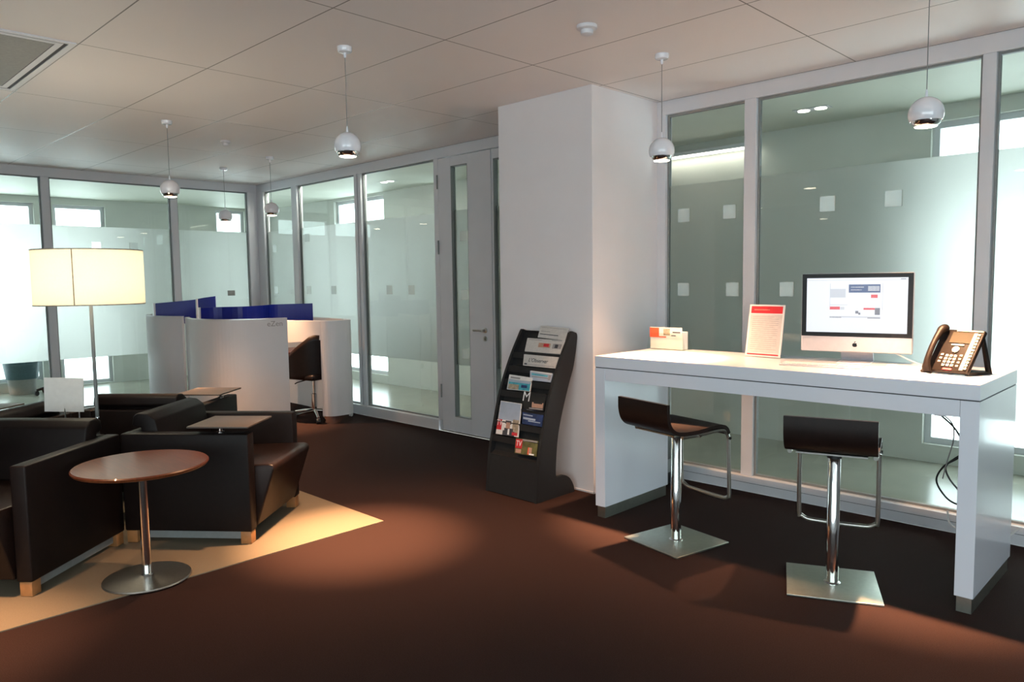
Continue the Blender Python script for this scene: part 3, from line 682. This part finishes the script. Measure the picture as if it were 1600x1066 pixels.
# ================================================================== MAGAZINE RACK
rk = thing('magazine_rack', 'black curved floor rack leaning back against the white column', 'magazine rack', (0, 0, 0))
FZ = [(3.755, 0), (3.79, .3), (3.84, .5), (3.91, .735), (4.018, .966), (4.118, 1.13), (4.148, 1.175), (4.160, 1.180)]
RZ = [(4.205, 1.165), (4.212, 1.12), (4.172, .933), (4.115, .80), (4.03, .575), (3.985, .40), (3.965, .17), (4.00, .15), (4.06, .145), (4.12, .11), (4.16, .05), (4.17, 0)]
def dens(pts): return [(p.x, p.y) for p in smoothpath([(a, b, 0) for a, b in pts], 5)]
out = dens(FZ)+dens(RZ)
RX0, RX1 = -3.985, -3.475
for x in (RX0, RX1-.022): MB().prism(out, x, x+.022, M['rack'], 'x').build('side_panel', rk)
def fyz(z):
    for (a, b), (c, d_) in zip(FZ, FZ[1:]):
        if b <= z <= d_: return a+(c-a)*(z-b)/(d_-b)
    return FZ[-1][0]
bp = [(fyz(z)+.045, z) for z in [.30+.06*i for i in range(15)]]+[(4.165, 1.17)]
MB().prism(dens(bp)+[(a+.012, b) for a, b in dens(bp)][::-1], RX0+.022, RX1-.022, M['rack'], 'x').build('back_panel', rk)
MB().prism([(3.757, .005), (3.787, .28), (3.80, .28), (3.83, .30), (3.84, .30), (3.80, .005)], RX0+.022, RX1-.022, M['rack'], 'x').build('front_panel', rk)
for z in (.415, .52, .625, .74, .82, .915, 1.015):
    y = fyz(z); MB().prism([(y-.006, z-.045), (y-.003, z-.0), (y+.045, z+.0), (y+.045, z-.006), (y+.003, z-.006), (y, z-.045)], RX0+.022, RX1-.022, M['rack'], 'x').build('shelf', rk)
MB().box((RX0+.022, 4.00, .0), (RX1-.022, 4.16, .012), M['rack']).build('base_plate', rk)
MAG = dict(
 N1=[(-3.79, 4.167, 1.21), (-3.515, 4.163, 1.20), (-3.51, 4.118, 1.115), (-3.78, 4.122, 1.127)],
 N2=[(-3.885, 4.122, 1.117), (-3.505, 4.118, 1.115), (-3.50, 4.062, 1.02), (-3.86, 4.062, 1.022)],
 N3=[(-3.850, 4.045, 1.004), (-3.505, 4.045, 1.002), (-3.503, 4.003, 0.923), (-3.823, 4.003, 0.924)],
 N4=[(-3.743, 3.995, 0.902), (-3.515, 3.992, 0.892), (-3.512, 3.958, 0.828), (-3.712, 3.959, 0.828)],
 M1=[(-3.925, 3.962, 0.852), (-3.690, 3.960, 0.846), (-3.672, 3.915, 0.752), (-3.906, 3.915, 0.748)],
 M2=[(-3.728, 3.912, 0.748), (-3.517, 3.914, 0.748), (-3.510, 3.878, 0.632), (-3.706, 3.876, 0.627)],
 M3=[(-3.940, 3.884, 0.662), (-3.728, 3.884, 0.661), (-3.705, 3.820, 0.428), (-3.935, 3.820, 0.424)],
 M4=[(-3.714, 3.881, 0.630), (-3.505, 3.879, 0.624), (-3.500, 3.848, 0.525), (-3.691, 3.848, 0.525)],
 M5=[(-3.727, 3.819, 0.422), (-3.510, 3.821, 0.428), (-3.505, 3.790, 0.325), (-3.712, 3.788, 0.318)])
def quad(key, u, v_, off):   # u,v 0..1 from top-left
    q = [Vector(p) for p in MAG[key]]
    a = q[0].lerp(q[1], u); b = q[3].lerp(q[2], u); n_ = (q[1]-q[0]).cross(q[3]-q[0]).normalized()
    if n_.y > 0: n_ = -n_
    return a.lerp(b, v_)+n_*off
def paper(key, name, label, cat, base, patches, group=None, texts=()):
    q = [quad(key, *c, 0) for c in ((0, 0), (1, 0), (1, 1), (0, 1))]
    cen = sum(q, Vector())/4
    rt = thing(name, label, cat, tuple(cen), 0, group)
    back = [p+(quad(key, .5, .5, -.006)-quad(key, .5, .5, 0)) for p in q]
    def slabq(mb, q4, b4, m):
        t = bmesh.new(); A = [t.verts.new(p-cen) for p in q4]; B_ = [t.verts.new(p-cen) for p in b4]
        t.faces.new(A); t.faces.new(B_[::-1])
        for i in range(4): t.faces.new([A[i], B_[i], B_[(i+1) % 4], A[(i+1) % 4]])
        bmesh.ops.recalc_face_normals(t, faces=t.faces); mb.merge(t, m)
    mb = MB(); slabq(mb, q, back, M[base]); mb.build('pages', rt)
    mb = MB(); k = 0
    for p in patches:
        k += 1; m = p[0]; o_ = .0004+.00025*k
        if len(p) == 5:
            u0, v0, u1, v1 = p[1:]; cs = ((u0, v0), (u1, v0), (u1, v1), (u0, v1))
            slabq(mb, [quad(key, *c, o_) for c in cs], [quad(key, *c, .0002) for c in cs], M[m])
        else:
            u, v0, ru, rv = p[1], p[2], p[3], p[4]; t = bmesh.new()
            t.faces.new([t.verts.new(quad(key, u+ru*math.cos(2*PI*i/20), v0+rv*math.sin(2*PI*i/20), o_)-cen) for i in range(20)]); mb.merge(t, M[m])
    if patches: mb.build('cover_print', rt)
    for body, m, u, v0, size, xs in texts:
        X_ = (quad(key, 1, v0, 0)-quad(key, 0, v0, 0)).normalized(); N_ = (quad(key, u, v0, 1)-quad(key, u, v0, 0)); Y_ = N_.cross(X_); P_ = quad(key, u, v0, .0004+.00025*(k+2))-cen
        mt = Matrix(((X_.x, Y_.x, N_.x, P_.x), (X_.y, Y_.y, N_.y, P_.y), (X_.z, Y_.z, N_.z, P_.z), (0, 0, 0, 1)))
        textmesh('title', body, size, M[m], rt, mt, .0002, xs=xs)
NG = None
paper('N1', 'newspaper', 'grey newspaper sticking out above the top of the rack', 'newspaper', 'newsp', [('inkgrey', .05, .1, .95, .13), ('inkgrey', .06, .42, .4, .47), ('ink', .05, .66, .72, .72)], NG, [])
paper('N2', 'newspaper', 'newspaper with a red photo in the top pocket of the rack', 'newspaper', 'newsp', [('inkgrey', .05, .08, .4, .12), ('skin', .34, .3, .66, .62), ('red', .48, .34, .62, .56), ('inkgrey', .72, .3, .95, .65), ('ink', .78, .35, .86, .6), ('inkgrey', .66, .04, .92, .08)], NG, [])
paper('N3', 'newspaper', 'white newspaper with one dark title line, second pocket down', 'newspaper', 'newsp', [('inkgrey', .05, .85, .95, .9), ('ink', .04, .78, .12, .92)], NG, [("L'Observer", 'ink', .45, .5, .042, 1.0)])
paper('N4', 'newspaper', 'narrow blue-grey newspaper at right in the third pocket', 'newspaper', 'skyblue', [('paper', .04, .05, .96, .22), ('teal', .08, .35, .8, .5), ('inkgrey', .1, .6, .9, .7), ('inkgrey', .85, .3, .95, .8)], NG, [])
paper('M1', 'magazine', 'magazine with a turquoise sea cover at left of the rack', 'magazine', 'paper', [('teal', .03, .35, .97, .97), ('inkgrey', .08, .12, .5, .24), ('skyblue', .05, .32, .95, .48), ('sand', .05, .62, .5, .96), ('navy', .6, .6, .85, .8)], NG, [])
paper('M2', 'magazine', 'black magazine with a white gothic letter at rack centre', 'magazine', 'rack', [('skin', .42, .55, .95, .85), ('rack', .5, .5, .9, .62), ('inkgrey', .3, .88, .95, .95)], NG, [('M', 'inkwhite', .14, .30, .10, 1.0)])
paper('M3', 'magazine', 'television magazine with suited figure cover, red lettering, left rack pocket', 'magazine', 'paper', [('skyblue', .02, .02, .98, .55), ('paper', .02, .55, .98, .98), ('sand', .7, .5, .97, .95), ('red', .0, .55, .22, .86), ('ink', .3, .86, .82, 1.0), ('ink', .36, .78, .75, .9), ('inkwhite', .52, .8, .6, .97), ('red', .72, .88, .95, .97), ('ink', .38, .56, .64, .66), ('skin', .42, .61, .6, .79)], NG, [('TV', 'inkwhite', .11, .66, .06, .8)])
paper('M4', 'magazine', 'dark blue magazine with pale streaks at right of the rack', 'magazine', 'navy', [('skyblue', .05, .35, .5, .42), ('skyblue', .05, .55, .65, .68), ('skyblue', .3, .72, .9, .78), ('paper', .2, .02, .85, .08)], NG, [])
paper('M5', 'magazine', 'lowest magazine in the rack, olive cover with red lettering', 'magazine', 'olive', [('inkgrey', .3, .02, .97, .14), ('red', .02, .05, .32, .65), ('skin', .05, .7, .3, .95), ('orange', .6, .5, .72, .95), ('skin', .65, .5, .78, .9), ('inkwhite', .68, .88, .9, .97)], NG, [('TV', 'inkwhite', .17, .35, .055, .8)])

# ================================================================== LOUNGE CHAIRS (pinwheel of four)
BX, BY, TH = -4.77, 1.51, math.radians(40)
E1 = Vector((math.cos(TH), math.sin(TH))); E2 = Vector((-math.sin(TH), math.cos(TH)))
def LW2(u, v_): return (BX+u*E1.x+v_*E2.x, BY+u*E1.y+v_*E2.y)
Z0 = .0065
def make_lounge(label):
    t = thing('lounge_chair', label, 'armchair', (0, 0, Z0), 0, 'lounge chairs set back to back around the floor lamp')
    AH, BH = .665, .075; m = M['leather']
    MB().box((0, .0, BH), (.785, .085, AH), m, bev=.010).build('armrest', t)
    MB().box((0, .715, BH), (.785, .80, AH), m, bev=.010).build('armrest', t)
    MB().box((.004, .086, BH), (.075, .714, AH), m, bev=.008).build('back_panel', t)
    MB().prism([(.076, .44), (.076, AH+.02), (.05, AH+.02), (.02, .70), (.03, .755), (.06, .775), (.12, .77), (.17, .735), (.235, .44)], .09, .71, m, 'y', bev=.012).build('backrest', t)
    MB().prism([(.077, BH+.01), (.785, BH+.01), (.90, .43), (.895, .455), (.87, .465), (.077, .435)], .09, .71, M['leather2'], 'y', bev=.010).build('seat', t)
    for x in (.006, .714):
        for y in (.008, .727): MB().box((x, y, 0), (x+.065, y+.065, BH-.0005), M['footwood'], bev=.003).build('foot', t)
    for y in (.03, .74): MB().box((.075, y, .025), (.712, y+.03, BH-.001), M['gasket']).build('base_rail', t)
    tb_ = MB(); tb_.box((.43, -.03, .705), (.80, .33, .715), M['tablet'], bev=.002)
    tb_.box((.43, -.03, .7045), (.80, .33, .7055), M['dark'])
    to = tb_.build('writing_tablet', t)
    MB().lathe([(.022, .6655), (.022, .672), (.012, .675), (.012, .7045)], M['chrome'], c=(.60, .045, 0), n=16).build('tablet_pivot', t)
    return t
c0 = make_lounge('lounge chair in the middle of the picture, seat facing right, tablet over arm')
chairs = [((0, 0), 40, None), ((0, .8), 130, 'rear brown lounge chair in front of the white curved desks, its back rising'),
          ((-.8, .8), 220, 'lounge chair at the far left edge beyond the white card'),
          ((-.8, 0), 310, 'nearest brown lounge chair at the left edge beside the round table')]
for i, (uv, ang, lab) in enumerate(chairs):
    o = c0 if i == 0 else copy_tree(c0)
    x, y = LW2(*uv); o.location = (x, y, Z0); o.rotation_euler = (0, 0, math.radians(ang))
    if lab: o['label'] = lab
# ---- floor lamp
lx, ly = LW2(-.4, .4)
fl = thing('floor_lamp', 'tall floor lamp with cream drum shade among the lounge chairs', 'floor lamp', (lx, ly, Z0))
MB().lathe([(.15, 0), (.15, .012), (.02, .02), (.011, .03), (.011, .6)], M['steel'], n=36).build('base', fl)
MB().lathe([(.011, .6), (.011, 1.50), (.006, 1.505)], M['gasket'], n=16).build('pole', fl)
MB().lathe([(.0125, .66), (.014, .665), (.014, .69), (.0125, .695)], M['chrome'], n=16).build('joint_collar', fl)
R_ = .318
mb = MB(); mb.lathe([(R_, 1.425), (R_, 1.775), (R_-.003, 1.775), (R_-.003, 1.425), (R_, 1.425)], M['shade'], n=72, cap=False)
sh = mb.build('lamp_shade', fl)
mb = MB(); mb.lathe([(R_+.001, 1.425), (R_+.001, 1.431), (R_-.004, 1.431), (R_-.004, 1.425), (R_+.001, 1.425)], M['sand'], n=72, cap=False); mb.lathe([(R_+.001, 1.769), (R_+.001, 1.775), (R_-.004, 1.775), (R_-.004, 1.769), (R_+.001, 1.769)], M['sand'], n=72, cap=False)
for a in (-22, 158):
    a = math.radians(a-10); c, s_ = math.cos(a), math.sin(a)
    mb.tube([(c*(R_+.0005), s_*(R_+.0005), 1.43), (c*(R_+.0005), s_*(R_+.0005), 1.77)], .003, M['sand'], n=6)
mb.build('shade_trim', sh)
mb = MB()
for a in (0, 2.094, 4.189): mb.tube([(0, 0, 1.50), (math.cos(a)*(R_-.004), math.sin(a)*(R_-.004), 1.50)], .003, M['steel'], n=6)
mb.build('shade_spider', sh)
MB().lathe([(.012, 1.51), (.015, 1.54), (.03, 1.575), (.035, 1.60), (.025, 1.63), (0, 1.64)], M['lit'], n=20).build('bulb', fl)
l = bpy.data.lights.new('lamp_light', 'POINT'); l.energy = 17; l.color = (1, .87, .66); l.shadow_soft_size = .10
lo = bpy.data.objects.new('lamp_light', l); COL.objects.link(lo); lo.parent = fl; lo.location = (0, 0, 1.60)
# ---- white card on a stand in the middle of the chairs
x, y = LW2(-.655, .45)
cd = thing('card_stand', 'plain white square card on a thin stand behind the nearest chair', 'sign', (x, y, Z0), math.radians(48))
MB().lathe([(.09, 0), (.09, .008), (.006, .012), (.005, .74)], M['steel'], n=24).build('stand', cd)
MB().box((-.125, -.003, .72), (.125, .003, .945), M['paper'], rot=Matrix.Rotation(math.radians(2), 3, 'Y')).build('card', cd)
# ---- round side table
rt = thing('side_table', 'round walnut side table with chrome pedestal on the beige carpet', 'table', (-4.10, 1.395, Z0))
MB().lathe([(0, .592), (.30, .592), (.322, .598), (.328, .606), (.328, .612), (.322, .618), (0, .618)], M['wood'], n=72, cap=False).build('tabletop', rt).location = (0, 0, 0)
MB().lathe([(.024, .018), (.024, .575), (.045, .580), (.06, .5915)], M['chrome'], n=28).build('column', rt)
MB().lathe([(.215, 0), (.217, .004), (.213, .010), (.06, .017), (.03, .022), (.024, .03)], M['steel'], n=64).build('base', rt)

# ================================================================== WORK PODS
def bez(P, n): return [(p.x, p.y) for p in smoothpath([(a, b, 0) for a, b in P], n)]
ws = thing('workstation_partition', 'white curved workstation screen standing behind the lounge chairs, in front', 'partition', (0, 0, 0), 0, 'curved white workstations')
pl = bez([(-8.25, 3.36), (-7.95, 3.27), (-7.6, 3.255), (-7.35, 3.31), (-7.20, 3.46), (-7.11, 3.66), (-7.05, 3.88)], 6)
MB().sheet(pl, .02, 1.195, .035, M['pod']).build('panel', ws)
MB().sheet(pl, 1.195, 1.203, .037, M['alu']).build('top_trim', ws)
MB().box((-8.275, 3.34, .0), (-8.24, 3.385, 1.203), M['alu'], bev=.004).build('end_post', ws)
def ztext(x, y, z, dx, dy, body, size, m, par):
    d = Vector((dx, dy, 0)).normalized(); n_ = Vector((d.y, -d.x, 0))
    mt = Matrix(((d.x, 0, n_.x, x), (d.y, 0, n_.y, y), (0, 1, 0, z), (0, 0, 0, 1)))
    textmesh('lettering', body, size, m, par, mt, .0008)
ztext(-7.062, 3.755, 1.145, .06, .22, 'eZen', .075, M['inkgrey'], ws)
w2 = thing('workstation_partition', 'white curved workstation screen at left, under the leftmost blue panel', 'partition', (0, 0, 0), 0, 'curved white workstations')
pl = bez([(-9.32, 3.36), (-9.1, 3.25), (-8.8, 3.20), (-8.5, 3.24), (-8.3, 3.33)], 6)
MB().sheet(pl, .02, 1.205, .035, M['pod']).build('panel', w2)
MB().sheet(pl, 1.205, 1.213, .037, M['alu']).build('top_trim', w2)
MB().box((-9.345, 3.34, .0), (-9.31, 3.385, 1.213), M['alu'], bev=.004).build('end_post', w2)
w3 = thing('workstation_desk', 'white rounded workstation end with a knee opening and steel plinth', 'desk', (0, 0, 0), 0, 'curved white workstations')
pl = bez([(-8.15, 4.10), (-7.95, 4.12), (-7.75, 4.19), (-7.55, 4.28), (-7.40, 4.36), (-7.27, 4.41)], 6)
n_ = len(pl)
MB().sheet(pl, lambda i: .86+.07*(i/(n_-1))**1, 1.14, .035, M['pod']).build('panel', w3)
pl2 = [(-7.27, 4.41)]+[(-7.27+.12*math.sin(a), 4.53-.12*math.cos(a)) for a in [PI/2*k/8 for k in range(1, 9)]]+[(-7.15, 4.62)]+[(-7.29+.14*math.cos(a), 4.62+.14*math.sin(a)) for a in [PI/2*k/8 for k in range(1, 9)]]+[(-7.36, 4.76)]
MB().sheet(pl2, .085, 1.14, .03, M['pod']).build('rounded_leg', w3)
MB().sheet(pl2, .0, .084, .024, M['chrome']).build('plinth', w3)
MB().sheet(bez([(-9.1, 4.86), (-8.4, 4.86), (-7.8, 4.82), (-7.38, 4.765)], 6), .02, 1.14, .03, M['pod']).build('rear_panel', w3)
MB().prism([(-8.6, 4.13), (-8.0, 4.15), (-7.95, 4.5), (-8.0, 4.83), (-8.6, 4.83)], .72, .75, M['wood'], 'z').build('desktop', w3)
# blue screens
def blue(label, P, zt0, zt1, zb=1.10):
    t = thing('privacy_screen', label, 'screen', (0, 0, 0), 0, 'blue acrylic desk screens')
    pl = bez(P, 5); n = len(pl)
    MB().sheet(pl, zb, lambda i: zt0+(zt1-zt0)*i/(n-1), .012, M['blueglass']).build('panel', t)
    mb = MB()
    for p in (pl[0],): mb.box((p[0]-.011, p[1]-.011, 0), (p[0]+.011, p[1]+.011, zt0+.004), M['alu'], bev=.003)
    mb.build('post', t)
    return t
blue('left cobalt blue screen rising toward its right end above the white workstation', [(-9.02, 3.30), (-8.97, 3.45), (-8.92, 3.6), (-8.88, 3.72)], 1.343, 1.38)
blue('short blue screen with a raised corner, behind the left one', [(-8.87, 3.735), (-8.82, 3.8), (-8.74, 3.9)], 1.382, 1.416)
blue('long blue curved screen dipping at its middle, brightest at its right end', [(-8.17, 3.46), (-8.14, 3.65), (-7.96, 3.85), (-8.0, 4.10), (-8.1, 4.27), (-8.02, 4.45), (-7.85, 4.66)], 1.30, 1.317)
# ---- task chair in the pod
def task_chair(name, label, loc, rz, m, seatm, backless=False):
    t = thing(name, label, 'chair', loc, rz)
    mb = MB()
    for k in range(5):
        a = 2*PI*k/5; mb.tube([(0, 0, .10), (.15*math.cos(a), .15*math.sin(a), .085), (.29*math.cos(a), .29*math.sin(a), .06)], [.022, .018, .013], M['chrome'] if seatm else M['dark'], n=10)
    mb.build('star_base', t)
    for k in range(5):
        a = 2*PI*k/5; w_ = MB(); cx_, cy_ = .29*math.cos(a), .29*math.sin(a)
        w_.tube([(cx_-.02*math.sin(a), cy_+.02*math.cos(a), .028), (cx_+.02*math.sin(a), cy_-.02*math.cos(a), .028)], .028, M['dark'], n=14); w_.build('caster', t)
    MB().lathe([(.028, .09), (.028, .28), (.016, .285), (.016, .44)], M['chrome'], n=20).build('gas_column', t)
    MB().box((-.09, -.09, .435), (.09, .09, .455), M['dark']).tube([(0, .08, .445), (0, .22, .43), (0, .25, .42)], .006, M['dark'], n=8).build('lever', t)
    MB().box((-.23, -.23, .456), (.25, .23, .52), m, bev=.025).build('seat', t)
    # wraparound shell
    s = bmesh.new(); rows = []
    for j in range(9):
        z = .47+j*.058; row = []
        for i in range(25):
            a = math.radians(-115+230*i/24); hh = 1-abs(a)/math.radians(115)
            zz = .47+(z-.47)*(.38+.62*min(1, hh*1.6)); r = .25+.03*(zz-.47)/.4
            row.append(s.verts.new((-r*math.cos(a)*1.02+.02, r*math.sin(a), zz)))
        rows.append(row)
    for a, b in zip(rows, rows[1:]):
        for i in range(24): s.faces.new([a[i], a[i+1], b[i+1], b[i]])
    bmesh.ops.recalc_face_normals(s, faces=s.faces)
    mb = MB(); mb.merge(s, m, True); o = mb.build('backrest', t, autosmooth=False)
    sd = o.modifiers.new('thickness', 'SOLIDIFY'); sd.thickness = .035; sd.offset = 0
    return t
oc = task_chair('office_chair', 'brown bucket swivel chair inside the white workstation opening', (-7.58, 4.48, 0), math.radians(192), M['leather2'], True); oc.scale = (1.1, 1.1, 1.05)
# ---- behind the left glass
bn = thing('waste_bin', 'slate waste bin seen through the clear glass at far left', 'bin', (-12.76, 2.76, 0))
MB().lathe([(.165, .0), (.19, .26), (.192, .27)], M['ventgrey'], n=32).build('body', bn)
MB().lathe([(.20, .22), (.235, .46), (.23, .47), (.19, .30)], M['binblue'], n=32, cap=False).build('liner', bn)
task_chair('office_chair', 'office chair base seen through clear glass beside the floor lamp pole', (-12.35, 3.12, 0), math.radians(60), M['binblue'], None).scale = (1, 1, 1.3)
# corridor lights, including two added hidden fill lights
def downlight(x, y, lab):
    t = thing('recessed_light', lab, 'ceiling light', (x, y, CH), 0, 'recessed lights beyond the glass')
    MB().box((-.14, -.06, -.006), (.14, .06, -.0005), M['white'], bev=.002).build('frame', t)
    for dx in (-.07, .07):
        MB().lathe([(.045, -.0065), (.045, -.012), (0, -.012)], M['lit2'], c=(dx, 0, 0), n=20).build('lamp', t)
def linear(x, y, z, ln, lab, en=14):
    t = thing('linear_light', lab, 'ceiling light', (x, y, z), 0, 'linear lights beyond the glass')
    MB().box((-ln/2, -.05, .012), (ln/2, .05, .05), M['white'], bev=.003).build('housing', t)
    MB().box((-ln/2+.01, -.04, 0), (ln/2-.01, .04, .0115), M['lit2']).build('diffuser', t)
    l = bpy.data.lights.new('lamp_light', 'AREA'); l.shape = 'RECTANGLE'; l.size = ln; l.size_y = .08; l.energy = en; l.color = (1, .97, .88)
    lo = bpy.data.objects.new('lamp_light', l); COL.objects.link(lo); lo.parent = t; lo.location = (0, 0, -.006)
for x, lab in ((-8.9, 'added unseen fill light beyond the glass near the far corner'), (-6.6, 'added unseen fill light beyond the glass pane left of the door')):
    linear(x, 5.175, CH-.051, 1.4, lab)  # added to brighten the corridor, kept out of view behind the wall header
linear(-3.90, 6.72, 2.765, 1.05, 'thin bright wall light beyond the narrow glass pane right of the column', .6)
downlight(-2.6, 6.15, 'twin recessed light beyond the glass above the computer')
downlight(-8.35, 6.15, 'twin recessed light beyond the glass left of the door')
